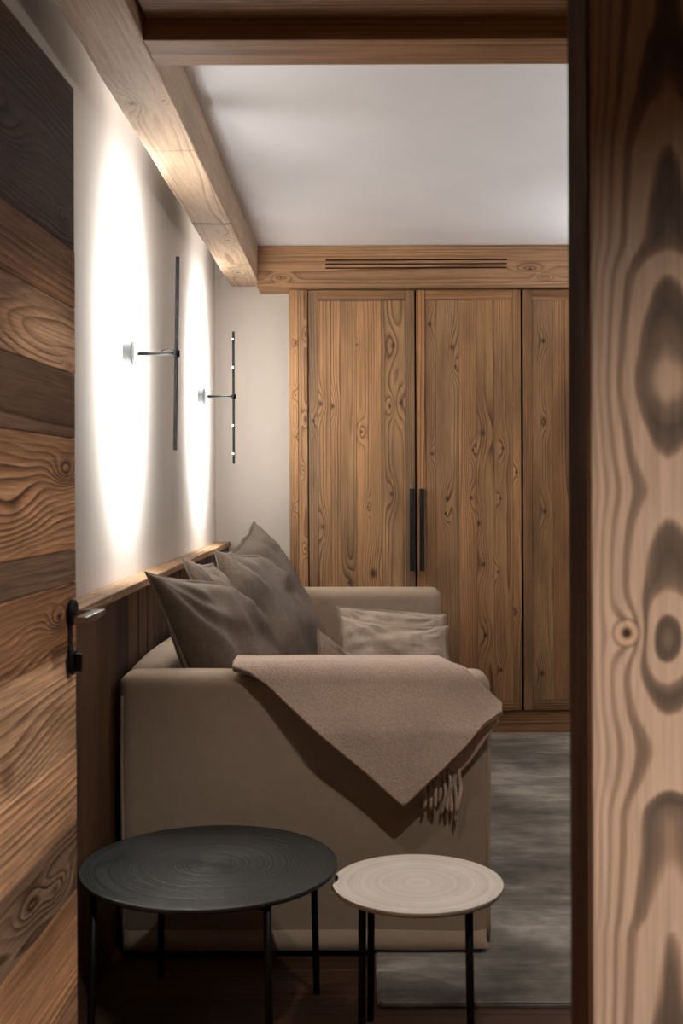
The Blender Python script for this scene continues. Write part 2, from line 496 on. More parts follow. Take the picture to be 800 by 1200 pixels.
# doorway wall and the hall behind the camera
bm = bmesh.new()
add_box(bm, -2.2, -0.64, 1.29, YF, -0.02, 2.6)
add_box(bm, 0.46, 2.2, 1.29, YF, -0.02, 2.6)
add_box(bm, -0.64, 0.46, 1.29, YF, 2.10, 2.6)
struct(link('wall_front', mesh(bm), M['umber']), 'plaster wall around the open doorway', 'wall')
bm = bmesh.new()
add_box(bm, -1.6, -1.5, -2.0, 1.29, -0.02, 2.6)
add_box(bm, 1.5, 1.6, -2.0, 1.29, -0.02, 2.6)
add_box(bm, -1.6, 1.6, -2.1, -2.0, -0.02, 2.6)
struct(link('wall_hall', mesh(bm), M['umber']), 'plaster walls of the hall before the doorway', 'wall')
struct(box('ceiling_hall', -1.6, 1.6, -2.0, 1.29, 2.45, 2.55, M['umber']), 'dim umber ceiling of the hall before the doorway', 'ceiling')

# wooden soffit in front of the first cross beam, in boards
so = box('ceiling_soffit', XW, XR, YF, 2.585, 2.36, 2.46, M['shadow_gap'])
struct(so, 'wooden board soffit above the room entrance', 'ceiling')
yy = [YF, 1.62, 1.86, 2.10, 2.33, 2.585]
for a, b in zip(yy, yy[1:]):
    s_ = box('soffit_board', -0.47, XR - 0.005, a + 0.001, b - 0.001, 2.313, 2.36, M['beam_x'], None, 0.002, tint=(0.9, 0.86, 0.82))
    s_.parent = so; s_.location -= so.location

# beams
bl = box('trim_1', -0.626, -0.478, YF, YB - 0.002, 2.267, 2.438, M['beam_y'], None, 0.004, 2)
# hand-hewn unevenness along the arrises
bm = bmesh.new(); bm.from_mesh(bl.data)
long_e = [e for e in bm.edges if abs(e.verts[0].co.y - e.verts[1].co.y) > 1]
bmesh.ops.subdivide_edges(bm, edges=long_e, cuts=90, use_grid_fill=True)
for v in bm.verts:
    if v.co.z < 0.1:
        n_ = noise.noise(Vector((v.co.x * 6, v.co.y * 3.0, 1.7))) * 0.003 + noise.noise(Vector((v.co.x * 20, v.co.y * 18.0, 5.7))) * 0.002
        if v.co.x < 0:
            v.co.x += n_ * 0.7
        v.co.z += n_ * 0.6
bm.to_mesh(bl.data); bm.free()
struct(bl, 'long hewn timber beam beside the lamp wall, notched and knotted', 'beam')
cyb = (YF + YB) / 2
setknots(bl, [(-0.035, 3.02 - cyb, 0.013), (0.03, 4.7 - cyb, 0.012), (0.0, 5.4 - cyb, 0.016), (0.05, 3.0 - cyb, 0.006)])
bc = box('trim_2', -0.4775, XR - 0.003, 2.59, 2.748, 2.266, 2.437, M['beam_x'], None, 0.004, 2, tint=(0.95, 0.9, 0.86))
struct(bc, 'timber cross beam between soffit and white ceiling', 'beam')
setknots(bc, [(0.09, px(290, 2.6) - bc.location.x, 0.012), (0.09, px(560, 2.6) - bc.location.x, 0.014)])
# rear cross beam with three air slots
YBM = 5.62
bm = bmesh.new()
x0, x1 = -0.4775, XR - 0.003
z0, z1 = pz(337, YBM), ZC - 0.003
sx0, sx1 = px(382, YBM), px(595, YBM)
slots = [(pz(y + 0.95, YBM), pz(y - 0.95, YBM)) for y in (314.0, 309.4, 304.6)]
ox, oy, oz = (x0 + x1) / 2, YBM + 0.08, z0
def lb(a, b, c, d, e, f): add_box(bm, a - ox, b - ox, c - oy, d - oy, e - oz, f - oz)
lb(x0, x1, YBM + 0.03, YB - 0.003, z0, z1)
lb(x0, sx0, YBM, YBM + 0.03, z0, z1)
lb(sx1, x1, YBM, YBM + 0.03, z0, z1)
zz = [z0] + [q for s_ in slots for q in s_] + [z1]
for i in range(0, len(zz), 2):
    lb(sx0, sx1, YBM, YBM + 0.03, zz[i], zz[i + 1])
br = link('trim_3', mesh(bm), M['beam_x'], None, (ox, oy, oz))
struct(br, 'timber beam over the wardrobe with three thin air slots', 'beam')
setknots(br, [(0.09, px(622, YBM) - ox, 0.010), (0.05, px(330, YBM) - ox, 0.008), (0.05, px(640, YBM) - ox, 0.006)])
for i, (a, b) in enumerate(slots):
    s_ = box('slot_shade', sx0 + .001, sx1 - .001, YBM + 0.007, YBM + 0.0295, a, b, M['shadow_gap'])  # dark plate that paints in the shade inside each slot
    s_.parent = br; s_.location -= br.location

# door post at the right of the doorway: origin at its near left foot
po = link('trim_4', box_mesh(0.002, 0.20, 0, 0.115, 0.0195, 2.2, 0.003, 2), M['post'], None, (0.263, 1.28, 0))
struct(po, 'thick old spruce door post with swirling knot', 'post')

box('jamb_lining', -0.0015, 0.002, 0.004, 0.113, 0.0195, 2.2, M['lining'], po, 0.0008)
# ------------------------------------------------------------------ wood panelling behind the sofa
XP = -0.639
pn = box('trim_5', XW + 0.001, XP - 0.022, 2.30, YB - 0.003, 0.0195, 0.95, M['shadow_gap'])
struct(pn, 'dark upright board panelling behind the sofa under a wooden ledge', 'panelling')
def under(o, root):
    o.parent = root; o.location -= root.location
    return o
y = 2.30; i = 0
ws = [0.29, 0.36]
while y < YB - 0.02:
    w = ws[i] if i < len(ws) else 0.10 + 0.07 * RNG.random()
    w = min(w, YB - 0.004 - y)
    t = 0.42 + 0.4 * RNG.random() if i > 1 else 0.72
    proud = 0.008 if i < 2 else 0.006 * RNG.random()
    under(box('panel_board', XP - 0.022, XP - 0.006 + proud, y + 0.001, y + w - 0.001, 0.020, 0.948, M['panel'], None, 0.0025, tint=(t, t, t * .98)), pn)
    y += w; i += 1
cuts = [2.30, 2.97, 4.4, YB - 0.004]
for a, b in zip(cuts, cuts[1:]):
    t = 0.95 + 0.1 * RNG.random()
    under(box('ledge_board', XW + 0.001, XP + 0.006, a + .0005, b - .0005, 0.950, 0.972, M['cap'], None, 0.002, tint=(t, t, t)), pn)

# ------------------------------------------------------------------ plank door standing open on the left
DE = 2.243
ang = math.atan2(px(462, 1.0), 1.0)
d_root = empty('door_1', (px(88, DE) - 0.0, DE, 0.024), 'open plank door of mixed reclaimed boards with black lever', 'door', None, 'structure', rz=-ang)
# local frame: +y along the door towards its free edge, surface at x = 0, body behind it at x < 0
def dz(yp): return H + (CY - yp) / (F / DE) - 0.024
edges = [102, 293, 361, 438, 513, 642, 680, 758, 876, 961, 1041, 1150, 1298]
tints = [(0.20, 0.16, 0.14), (0.80, 0.62, 0.48), (1.15, 1.04, 0.93), (0.33, 0.27, 0.24), (0.90, 0.70, 0.53), (0.40, 0.36, 0.335),
         (0.66, 0.48, 0.36), (1.32, 1.2, 1.08), (1.32, 1.13, 0.96), (0.36, 0.31, 0.285), (0.86, 0.66, 0.50), (0.6, 0.48, 0.4)]
knl = [[(0.12, -0.42, 0.02), (0.05, -0.07, 0.008)], [], [(0.02, -0.035, 0.004)], [], [(0.085, -0.36, 0.030), (0.15, -0.06, 0.012)], [],
       [(0.07, -0.11, 0.010)], [(0.045, -0.40, 0.035)], [], [(0.05, -0.14, 0.012), (0.07, -0.28, 0.014)], [], []]
for pi_, (a, b, t, kk) in enumerate(zip(edges, edges[1:], tints, knl)):
    z1_, z0_ = dz(a), dz(b)
    pr = 0.0015 * RNG.random()
    me = box_mesh(-0.008, pr, -0.86, 0, 0.0007, z1_ - z0_ - 0.0007, 0.0012)
    o = link('door_plank', me, M['door' if pi_ in (0, 2, 4, 6, 9) else 'door_calm'], d_root, (0, 0, z0_))
    o.color = (*t, 1)
    setknots(o, kk)
    if kk: o['seed'] = 0.31 + 0.05 * len(kk) + 0.01 * a / 100
box('door_core', -0.045, -0.008, -0.86, -0.0005, 0.0, dz(102), M['panel'], d_root, 0.001)
# lever set
yh = 2.196 - DE
hz = dz(713)
hb = box('lock_plate', 0.001, 0.004, yh - 0.012, yh + 0.012, dz(783), dz(704), M['black'], d_root, 0.001)
lathe('lever_rosette', [(0, 0.003), (0.024, 0.003), (0.025, 0.005), (0.025, 0.011), (0.023, 0.013), (0, 0.013)], M['black'], d_root, (0, yh, hz), (0, math.pi / 2, 0), 32)
bm = bmesh.new()
add_box(bm, 0.012, 0.070, -0.011, 0.011, -0.006, 0.005)
add_box(bm, 0.046, 0.070, -0.130, -0.011, -0.006, 0.005)
bmesh.ops.remove_doubles(bm, verts=bm.verts[:], dist=1e-5)
lv = link('lever', mesh(bm), M['lever'], d_root, (0, yh, hz))
md = lv.modifiers.new('b', 'BEVEL'); md.width = 0.0015; md.segments = 2
lathe('key_rosette', [(0, 0.003), (0.024, 0.003), (0.025, 0.005), (0.025, 0.010), (0.023, 0.012), (0, 0.012)], M['black'], d_root, (0, yh, dz(770)), (0, math.pi / 2, 0), 32)
box('thumb_turn', 0.012, 0.026, yh - 0.005, yh + 0.005, dz(781), dz(760), M['black'], d_root, 0.003, 2)

# ------------------------------------------------------------------ wardrobe
YD = 5.66                      # door faces
wd = empty('wardrobe', ((px(339, YD) + 1.455) / 2, YB - 0.05, 0.0), 'tall built-in wardrobe of knotty reclaimed wood with black bar handles', 'wardrobe')
def wbx(*a, **k):
    return under(box(*a, **k), wd)
zt, zb = pz(340, YD), pz(833, YD)
wbx('carcass', px(339, YD) + 0.03, 1.44, YD + 0.035, YB - 0.004, 0.0195, z0 - 0.003, M['shadow_gap'])
xs = [px(v, YD) for v in (339, 350, 361)]
for a, b, t in zip(xs, xs[1:], ((1.08, 1.0, 0.9), (1.0, 0.93, 0.86))):
    s_ = wbx('side_stile', a + .0006, b - .0006, YD - 0.004, YD + 0.035, 0.0195, z0 - 0.003, M['wardrobe'], None, bev=0.002, tint=t)
    setknots(s_, [(RNG.uniform(-.015, .015), pz(RNG.uniform(yq, yq + 70), YD), RNG.uniform(.004, .007)) for yq in (370, 440, 510, 590)])
wbx('side_stile', 1.3650, 1.4550, YD - 0.004, YD + 0.035, 0.0195, z0 - 0.003, M['wardrobe'], None, bev=0.002, tint=(0.95, 0.88, 0.8))
wbx('plinth', px(361, YD) + 0.001, 1.3635, YD + 0.012, YD + 0.034, 0.0195, zb - 0.004, M['rail_x'], None, bev=0.002, tint=(0.75, 0.66, 0.58))
doors = [
    # x0, x1, stave edges in pixels, tints, knots (x, y, size m), rail tint
    (362.2, 486.2, [362.2, 373, 388, 399, 418, 447, 475, 486.2],
     [(.62, .60, .60), (.95, .88, .80), (.98, .90, .82), (.92, .87, .80), (1.06, .97, .86), (.96, .92, .85), (.60, .58, .58)],
     [(461, 405, .014), (470, 472, .015), (459, 579, .013), (457, 476, .008), (378, 617, .014), (376, 473, .010), (390, 476, .011), (424, 506, .009),
      (418, 404, .008), (424, 405, .006), (431, 594, .007), (409, 683, .013), (437, 672, .022), (367, 493, .01)], (.62, .56, .52)),
    (488.2, 610.6, [488.2, 499, 511, 538, 559, 579, 601, 610.6],
     [(1.05, .90, .74), (.86, .80, .72), (.84, .80, .73), (1.06, .93, .80), (.96, .87, .75), (1.02, .92, .80), (.98, .86, .72)],
     [(530, 407, .014), (534, 430, .009), (565, 508, .018), (574, 457, .010), (554, 528, .009), (589, 526, .010), (560, 614, .014), (524, 585, .014),
      (522, 602, .009), (552, 584, .011), (586, 585, .009), (566, 662, .012), (583, 671, .008), (605, 554, .009), (604, 718, .007), (586, 786, .009),
      (568, 745, .013), (522, 696, .009), (504, 380, .012), (506, 532, .008), (572, 790, .010)], (1.0, .88, .76)),
    (613.0, 737.0, [613.0, 624, 648, 675, 700, 726, 737.0],
     [(.66, .58, .50), (.74, .70, .62), (.70, .60, .50), (.8, .7, .6), (.85, .75, .62), (.66, .58, .50)],
     [(637, 400, .012), (638, 600, .013), (634, 790, .014), (639, 495, .008)], (.66, .58, .50)),
]
for di, (a, b, ed, tn, kn, rt) in enumerate(doors):
    xa, xb = px(a, YD), px(b, YD)
    dn = bpy.data.objects.new('door', None); COL.objects.link(dn)
    dn.parent = wd; dn.location = Vector(((xa + xb) / 2, YD, zb)) - wd.location; dn.empty_display_size = 0.05
    base = Vector(((xa + xb) / 2, YD, zb))
    def sub(o):
        o.parent = dn; o.location -= base
        return o
    sub(box('door_back', xa, xb, YD + 0.010, YD + 0.030, zb, zt, M['shadow_gap']))
    rail = 0.052
    n_ = len(ed) - 1
    for i in range(n_):
        s0, s1 = px(ed[i], YD), px(ed[i + 1], YD)
        frame = i in (0, n_ - 1)
        zz0, zz1 = (zb, zt) if frame else (zb + rail, zt - rail)
        f_ = 0.0 if frame else 0.0025
        o = box('stile' if frame else 'stave', s0 + .0005, s1 - .0005, YD + f_ + 0.0008 * RNG.random(), YD + 0.0105, zz0, zz1, M['wardrobe'], None, 0.0012, tint=tn[i])
        kk = [(px(kx, YD) - o.location.x, pz(ky, YD) - zz0, sz) for kx, ky, sz in kn if ed[i] <= kx < ed[i + 1]]
        setknots(o, sorted(kk, key=lambda q: -q[2]))
        sub(o)
    s0, s1 = px(ed[1], YD), px(ed[-2], YD)
    for q0, q1 in ((zb, zb + rail), (zt - rail, zt)):
        sub(box('rail', s0 + .0005, s1 - .0005, YD, YD + 0.0105, q0 + .0005, q1 - .0005, M['rail_x'], None, 0.0012, tint=rt))
    if di < 2:
        hx = px(482.0 if di == 0 else 493.5, YD)
        h0, h1 = pz(669, YD), pz(573, YD)
        bm = bmesh.new()
        add_box(bm, -0.012, 0.012, -0.040, -0.026, 0, h1 - h0)
        add_box(bm, -0.010, 0.010, -0.026, -0.0005, 0.004, 0.026)
        add_box(bm, -0.010, 0.010, -0.026, -0.0005, h1 - h0 - 0.026, h1 - h0 - 0.004)
        hnd = link('bar_handle', mesh(bm), M['black'], None, (hx, YD, h0))
        md = hnd.modifiers.new('b', 'BEVEL'); md.width = 0.0015; md.segments = 2
        sub(hnd)

# ------------------------------------------------------------------ rug
def rounded_slab(w0, w1, l0, l1, h, r, seg=8):
    bm = bmesh.new()
    pts = []
    for cx, cy, a0 in ((w1 - r, l1 - r, 0), (w0 + r, l1 - r, 90), (w0 + r, l0 + r, 180), (w1 - r, l0 + r, 270)):
        for k in range(seg + 1):
            a = math.radians(a0 + 90 * k / seg)
            pts.append((cx + r * math.cos(a), cy + r * math.sin(a)))
    f = bm.faces.new([bm.verts.new((x, y, 0)) for x, y in pts])
    ex = bmesh.ops.extrude_face_region(bm, geom=[f])
    top = [v for v in ex['geom'] if isinstance(v, bmesh.types.BMVert)]
    for v in top: v.co.z = h
    te = [e for e in bm.edges if e.verts[0].co.z > h * .5 and e.verts[1].co.z > h * .5]
    bmesh.ops.bevel(bm, geom=te, offset=h * 0.4, segments=2, affect='EDGES')
    return mesh(bm)
ry0, ry1, rx0, rx1 = 2.684, 5.64, 0.048, 1.85
rug = link('area_rug', rounded_slab(rx0 - 0.95, rx1 - 0.95, ry0 - 4.16, ry1 - 4.16, 0.011, 0.02), M['rug'], None, (0.95, 4.16, 0.0192))
tag(rug, 'faded grey-beige distressed rug spread in front of the wardrobe', 'rug')

# ------------------------------------------------------------------ sofa
def soft_box(name, x0, x1, y0, y1, z0, z1, r, mat, parent, res=0.04, amp=0.004, fr=3.0, seed=0.0, puff=0.0):
    bm = bmesh.new()
    nx, ny, nz = [max(2, int(round(d / res))) for d in (x1 - x0, y1 - y0, z1 - z0)]
    cx, cy, cz = (x0 + x1) / 2, (y0 + y1) / 2, (z0 + z1) / 2
    hx, hy, hz_ = (x1 - x0) / 2, (y1 - y0) / 2, (z1 - z0) / 2
    vmap = {}
    def coords(n, hh):
        # denser near the rounded rims
        base = [-hh + 2 * hh * i / n for i in range(n + 1)]
        rim = [-hh + r * t for t in (0.15, 0.4, 0.7, 1.0)]
        return sorted(set([round(q, 5) for q in base if abs(q) <= hh - r or abs(abs(q) - hh) < 1e-6] + [round(q, 5) for q in rim] + [round(-q, 5) for q in rim]))
    gx, gy, gz = coords(nx, hx), coords(ny, hy), coords(nz, hz_)
    def vert(i, j, k):
        key = (i, j, k)
        if key in vmap: return vmap[key]
        p = Vector((gx[i], gy[j], gz[k]))
        q = Vector((max(-hx + r, min(hx - r, p.x)), max(-hy + r, min(hy - r, p.y)), max(-hz_ + r, min(hz_ - r, p.z))))
        d = p - q
        if d.length > 1e-9:
            p = q + d.normalized() * r
            nn = d.normalized()
        else:
            nn = Vector((0, 0, 1))
        if puff:
            u, v, w = p.x / hx, p.y / hy, p.z / hz_
            p += Vector((0, 0, 1)) * puff * (1 - u * u) * (1 - v * v) * (1 if w > 0 else 0)
        wp = Vector((cx, cy, cz)) + p
        a = noise.noise(wp * fr + Vector((seed, 0, 0))) * amp + noise.noise(Vector((wp.x * fr * 2.4, wp.y * fr * 2.4, wp.z * fr * 6)) + Vector((0, seed, 0))) * amp * 0.35
        p += nn * a
        vmap[key] = bm.verts.new(p + Vector((0, 0, hz_)))
        return vmap[key]
    X, Y_, Z = len(gx) - 1, len(gy) - 1, len(gz) - 1
    for i in range(X):
        for j in range(Y_):
            for k in (0, Z):
                bm.faces.new((vert(i, j, k), vert(i + 1, j, k), vert(i + 1, j + 1, k), vert(i, j + 1, k)))
    for i in range(X):
        for k in range(Z):
            for j in (0, Y_):
                bm.faces.new((vert(i, j, k), vert(i + 1, j, k), vert(i + 1, j, k + 1), vert(i, j, k + 1)))
    for j in range(Y_):
        for k in range(Z):
            for i in (0, X):
                bm.faces.new((vert(i, j, k), vert(i, j + 1, k), vert(i, j + 1, k + 1), vert(i, j, k + 1)))
    o = link(name, mesh(bm), mat, None, (cx, cy, z0), smooth=True)
    if parent is not None: under(o, parent)
    return o
YA = 2.99                       # outer face of the near arm
XS0, XS1 = -0.626, 0.355
YA2 = 5.10                      # inner face of the far arm
FZ = 0.0305                     # stands on the rug
sofa = empty('sofa', ((XS0 + XS1) / 2, (YA + YA2) / 2, 0.019), 'sand coloured slipcovered sofa against the wood panelling', 'sofa')
ZA = 0.757
soft_box('arm', XS0, XS1, YA, YA + 0.13, FZ + 0.004, ZA, 0.034, M['sofa'], sofa, 0.05, 0.005, 3.0, 1.0)
soft_box('arm', XS0 + 0.02, 0.388, YA2, YA2 + 0.15, FZ + 0.004, 0.793, 0.045, M['sofa'], sofa, 0.06, 0.005, 3.0, 4.0)
soft_box('backrest', XS0, XS0 + 0.10, YA + 0.132, YA2 - 0.002, FZ + 0.004, 0.768, 0.04, M['sofa'], sofa, 0.06, 0.007, 3.0, 7.0)
soft_box('seat_base', XS0 + 0.102, XS1 - 0.02, YA + 0.132, YA2 - 0.002, FZ + 0.004, 0.30, 0.03, M['sofa'], sofa, 0.08, 0.004, 3.0, 9.0)
ym = (YA + 0.132 + YA2) / 2
for a, b, s_ in ((YA + 0.134, ym - 0.002, 12.0), (ym + 0.002, YA2 - 0.004, 17.0)):
    soft_box('seat_cushion', XS0 + 0.102, XS1 + 0.005, a, b, 0.302, 0.455, 0.05, M['sofa'], sofa, 0.06, 0.006, 3.0, s_, puff=0.02)
# piping up the corners and the flicked hem of the slipcover
for sx in (XS0 + 0.012, XS1 - 0.010):
    pts = [Vector((sx + 0.002 * math.sin(z * 9), YA + 0.008, z)) for z in [0.05 + i * 0.05 for i in range(14)]]
    o = tube('piping', pts, 0.005, M['sofa'], None, 8); under(o, sofa)
bm = bmesh.new()
nh = 60
ra, rb, rc = [], [], []
for i in range(nh + 1):
    u = i / nh
    x = XS0 + 0.015 + (XS1 - XS0 - 0.03) * u
    w = 0.004 * noise.noise(Vector((x * 9, 0, 3)))
    fl_ = 0.010 + 0.012 * max(0.0, u - 0.9) / 0.1
    zlo = FZ + 0.006 + w + 0.008 * max(0.0, u - 0.9) / 0.1
    ra.append(bm.verts.new((x, YA + 0.004, FZ + 0.055)))
    rb.append(bm.verts.new((x, YA - 0.003, FZ + 0.025)))
    rc.append(bm.verts.new((x + 0.01 * max(0.0, u - 0.9) / 0.1, YA - fl_, zlo)))
for i in range(nh):
    bm.faces.new((ra[i], ra[i + 1], rb[i + 1], rb[i])); bm.faces.new((rb[i], rb[i + 1], rc[i + 1], rc[i]))
hm = link('skirt_hem', mesh(bm), M['sofa'], None, smooth=True)
md = hm.modifiers.new('s', 'SOLIDIFY'); md.thickness = 0.004; md.offset = -1
under(hm, sofa)

# ------------------------------------------------------------------ cushions
def cushion(name, tn, tf, bf, bn, thick, label, group, mat, seam_mat, seed, crumple=1.0, pinch=0.07, sag=0.0, fold=None, flange=0.012, rnd=0.0):
    """tn/tf/bf/bn: top near, top far, bottom far, bottom near corner in the room; the face looks towards +x"""
    tn, tf, bf, bn = [Vector(p) for p in (tn, tf, bf, bn)]
    base = (bn + bf) / 2
    n = ((tf - tn) + (bf - bn)).cross((bn - tn) + (bf - tf)).normalized()
    if n.x < 0: n = -n
    RS = 56
    def warp(u, v):
        # far top corner slumped round, sides drawn in between the corners
        w = rnd * max(0.0, u) * max(0.0, v)
        u, v = u * (1 - w + w * math.sqrt(1 - v * v / 2)), v * (1 - w + w * math.sqrt(1 - u * u / 2))
        return u * (1 - pinch * (1 - v * v)), v * (1 - pinch * (1 - u * u))
    def point(u, v, side):
        uu, vv = warp(u, v)
        a, b = (uu + 1) / 2, (vv + 1) / 2           # a: near..far, b: bottom..top
        p = (bn * (1 - a) + bf * a) * (1 - b) + (tn * (1 - a) + tf * a) * b
        prof = max(0.0, (1 - u * u) * (1 - v * v))
        th = prof ** 0.42 * thick * 0.5
        low = 1.0 + 0.25 * (-v) * (1 - u * u)         # filling settles towards the bottom
        q = Vector((u * 2.3, v * 2.3, seed + side * 5))
        w1 = noise.noise(q) * 0.022
        w2 = (0.5 - abs(noise.noise(q * 0.8 + Vector((3, seed, 0))))) * 0.012
        w3 = noise.noise(q * 5.0) * 0.003
        # creases running out of the top corners
        rad = 0.0
        for cu in (-1, 1):
            dx, dy = u - cu, v - 1
            rr = math.hypot(dx, dy)
            an = math.atan2(dy, dx)
            rad += math.sin(an * 13 + seed * 3 + 2.5 * noise.noise(Vector((rr * 2, cu, seed)))) * 0.006 * math.exp(-((rr - 0.55) / 0.45) ** 2)
        d = th * low * (1.0 if side > 0 else 0.45) + crumple * (1.0 if side > 0 else 0.4) * (w1 + w2 + w3 + rad) * min(1.0, prof * 3.0)
        p = p + n * (d * side)
        drop = sag * (1 - u * u) * max(0.0, b) ** 2
        p.z -= drop
        edge = noise.noise(Vector((u * 2.7, v * 2.7, seed * 2))) * 0.014 * crumple
        p += n * edge
        if fold is not None:
            p = fold(p, u, v)
        return p
    bm = bmesh.new()
    g = {}
    par = lambda i: math.sin((i / RS * 2 - 1) * math.pi / 2)
    for side in (1, -1):
        for i in range(RS + 1):
            for j in range(RS + 1):
                if side == -1 and (i in (0, RS) or j in (0, RS)):
                    g[(side, i, j)] = g[(1, i, j)]; continue
                g[(side, i, j)] = bm.verts.new(point(par(i), par(j), side) - base)
    for side in (1, -1):
        for i in range(RS):
            for j in range(RS):
                q = [g[(side, i, j)], g[(side, i + 1, j)], g[(side, i + 1, j + 1)], g[(side, i, j + 1)]]
                bm.faces.new(q if side == 1 else q[::-1])
    root = empty(name, base, label, 'cushion', group)
    link('cover', mesh(bm), mat, root, smooth=True)
    # seam: a thin flat lip standing out around the rim
    bm = bmesh.new()
    rim = [(i, 0) for i in range(RS)] + [(RS, j) for j in range(RS)] + [(i, RS) for i in range(RS, 0, -1)] + [(0, j) for j in range(RS, 0, -1)]
    ctr = (tn + tf + bf + bn) / 4
    ins, outs = [], []
    for (i, j) in rim:
        u, v = par(i), par(j)
        p = point(u, v, 1)
        dirv = (p - ctr); dirv -= n * dirv.dot(n)
        if i in (0, RS) and j in (0, RS): pass
        dirv.normalize()
        wv = noise.noise(p * 18) * 0.004
        ins.append(bm.verts.new(p - dirv * 0.004 - base))
        outs.append(bm.verts.new(p + dirv * flange + n * wv - base))
    m_ = len(rim)
    for k_ in range(m_):
        bm.faces.new((ins[k_], ins[(k_ + 1) % m_], outs[(k_ + 1) % m_], outs[k_]))
    s_ = link('seam', mesh(bm), seam_mat, root, smooth=True)
    md = s_.modifiers.new('s', 'SOLIDIFY'); md.thickness = 0.005; md.offset = 0
    return root
GD = 'dark taupe linen cushions along the sofa back'
cushion('cushion', P3(173, 672, 3.16), P3(285, 684, 3.60), P3(348, 868, 3.60), P3(258, 903, 3.16), 0.24,
        'dark taupe linen cushion with pointed corner tucked beside the near arm and panelling', GD, M['taupe'], M['taupe_seam'], 1.3, 0.9, 0.06, rnd=1.0)
cushion('cushion', P3(216, 655, 3.58), P3(250, 662, 3.84), P3(330, 830, 3.84), P3(272, 855, 3.58), 0.16,
        'dark taupe linen cushion mostly hidden, its crumpled corner against the panelling ledge', GD, M['taupe'], M['taupe_seam'], 4.1, 1.2, 0.06)
cushion('cushion', P3(250, 646, 3.84), P3(320, 650, 4.28), P3(372, 818, 4.28), P3(312, 845, 3.86), 0.24,
        'dark taupe linen cushion with folded, crumpled top between two other cushions', GD, M['taupe'], M['taupe_seam'], 7.7, 1.0, 0.05, rnd=0.8)
cushion('cushion', P3(268, 650, 4.25), P3(298, 613, 4.72), P3(378, 790, 4.74), P3(338, 815, 4.30), 0.26,
        'tall dark taupe linen cushion with its corner pointing up before the white end wall', GD, M['taupe'], M['taupe_seam'], 9.2, 1.0, 0.05)
GL = 'pale oat linen cushions by the far arm'
cushion('cushion', P3(396, 712, 4.99), P3(520, 722, 5.02), P3(524, 785, 4.92), P3(398, 785, 4.90), 0.16,
        'pale oat linen cushion leaning on the far sofa arm behind its twin', GL, M['oat'], M['oat_seam'], 12.0, 0.9, 0.05)
cushion('cushion', P3(398, 722, 4.84), P3(522, 735, 4.88), P3(526, 794, 4.76), P3(398, 796, 4.72), 0.19,
        'pale oat linen cushion in front of another one at the far arm', GL, M['oat'], M['oat_seam'], 15.0, 0.9, 0.05, sag=0.02)
cushion('cushion', P3(374, 740, 4.05), P3(420, 778, 4.35), P3(440, 812, 4.35), P3(372, 832, 4.05), 0.11,
        'pale oat linen cushion with one corner peeking over the blush throw', 'pale oat linen cushions by the far arm', M['oat'], M['oat_seam'], 18.0, 0.6, 0.04)

# ------------------------------------------------------------------ throw over the near arm
def interp(tab, x):
    if x <= tab[0][0]: return tab[0][1]
    for (a, p), (b, q) in zip(tab, tab[1:]):
        if x <= b:
            t = (x - a) / (b - a)
            return p + (q - p) * t
    return tab[-1][1]
def sheet(name, X0, X1, nx, ny, hem, top, gap, thick, seed, parent, inner=0.14, flare=0.022):
    """cloth laid over the arm: top(x) is where it starts (None = inside the arm), hem(x) its lower edge in front"""
    zt_ = ZA + 0.018 + gap * 0.5
    rr = 0.045
    bm = bmesh.new()
    rows = []
    def path(s, x):
        # s = 0 on the inner lip of the arm top; grows over the top, then down the front
        yi, yf = YA + 0.13 + 0.012, YA - 0.016 - gap
        if s < inner:                                   # inner drop
            return Vector((x, yi, zt_ - rr - (inner - s)))
        s -= inner
        q = rr * math.pi / 2
        if s < q:
            a = s / rr
            return Vector((x, yi - rr + rr * math.cos(a), zt_ - rr + rr * math.sin(a)))
        s -= q
        flat = (yi - rr) - (yf + rr)
        if s < flat:
            return Vector((x, yi - rr - s, zt_))
        s -= flat
        if s < q:
            a = s / rr
            return Vector((x, yf + rr - rr * math.sin(a), zt_ - rr + rr * math.cos(a)))
        s -= q
        return Vector((x, yf, zt_ - rr - s))
    base_len = inner + rr * math.pi + (YA + 0.142 - rr) - (YA - 0.016 - gap + rr)
    def s_of(z):
        return base_len + (zt_ - rr - z)
    for i in range(nx + 1):
        x = X0 + (X1 - X0) * i / nx
        s1 = s_of(hem(x))
        tz = top(x)
        if tz is None:
            xt = topL[0][0]
            k_ = max(0.0, (x - (xt - 0.09)) / 0.09)
            s0 = s_of(topL[0][1]) * k_ * k_ * (3 - 2 * k_)
        else:
            s0 = s_of(tz)
        row = []
        for j in range(ny + 1):
            t = j / ny
            s = s0 + (s1 - s0) * t
            p = path(s, x)
            down = max(0.0, s - base_len)
            fl_ = min(1.0, down / 0.12)
            p.y -= flare * fl_ * (0.4 + t) + 0.45 * flare * fl_ * noise.noise(Vector((x * 6 + p.z * 3, p.z * 5, seed)))
            nv = noise.noise(Vector((x * 5, s * 5, seed + 3))) * 0.007
            p.z += nv * (1 - fl_)
            p.y -= 0.02 * max(0.0, (x - 0.30) / 0.08) * fl_
            row.append(bm.verts.new(p))
        rows.append(row)
    for a, b in zip(rows, rows[1:]):
        for j in range(ny):
            bm.faces.new((a[j], b[j], b[j + 1], a[j + 1]))
    o = link(name, mesh(bm), M['wool'], None, smooth=True)
    m1 = o.modifiers.new('thick', 'SOLIDIFY'); m1.thickness = thick; m1.offset = 0
    m2 = o.modifiers.new('round', 'SUBSURF'); m2.levels = 1; m2.render_levels = 1
    under(o, parent)
    return o
throw = empty('throw_blanket', (0.05, YA + 0.05, ZA), 'blush wool throw with fringe draped over the near sofa arm', 'blanket')
YT = YA - 0.03
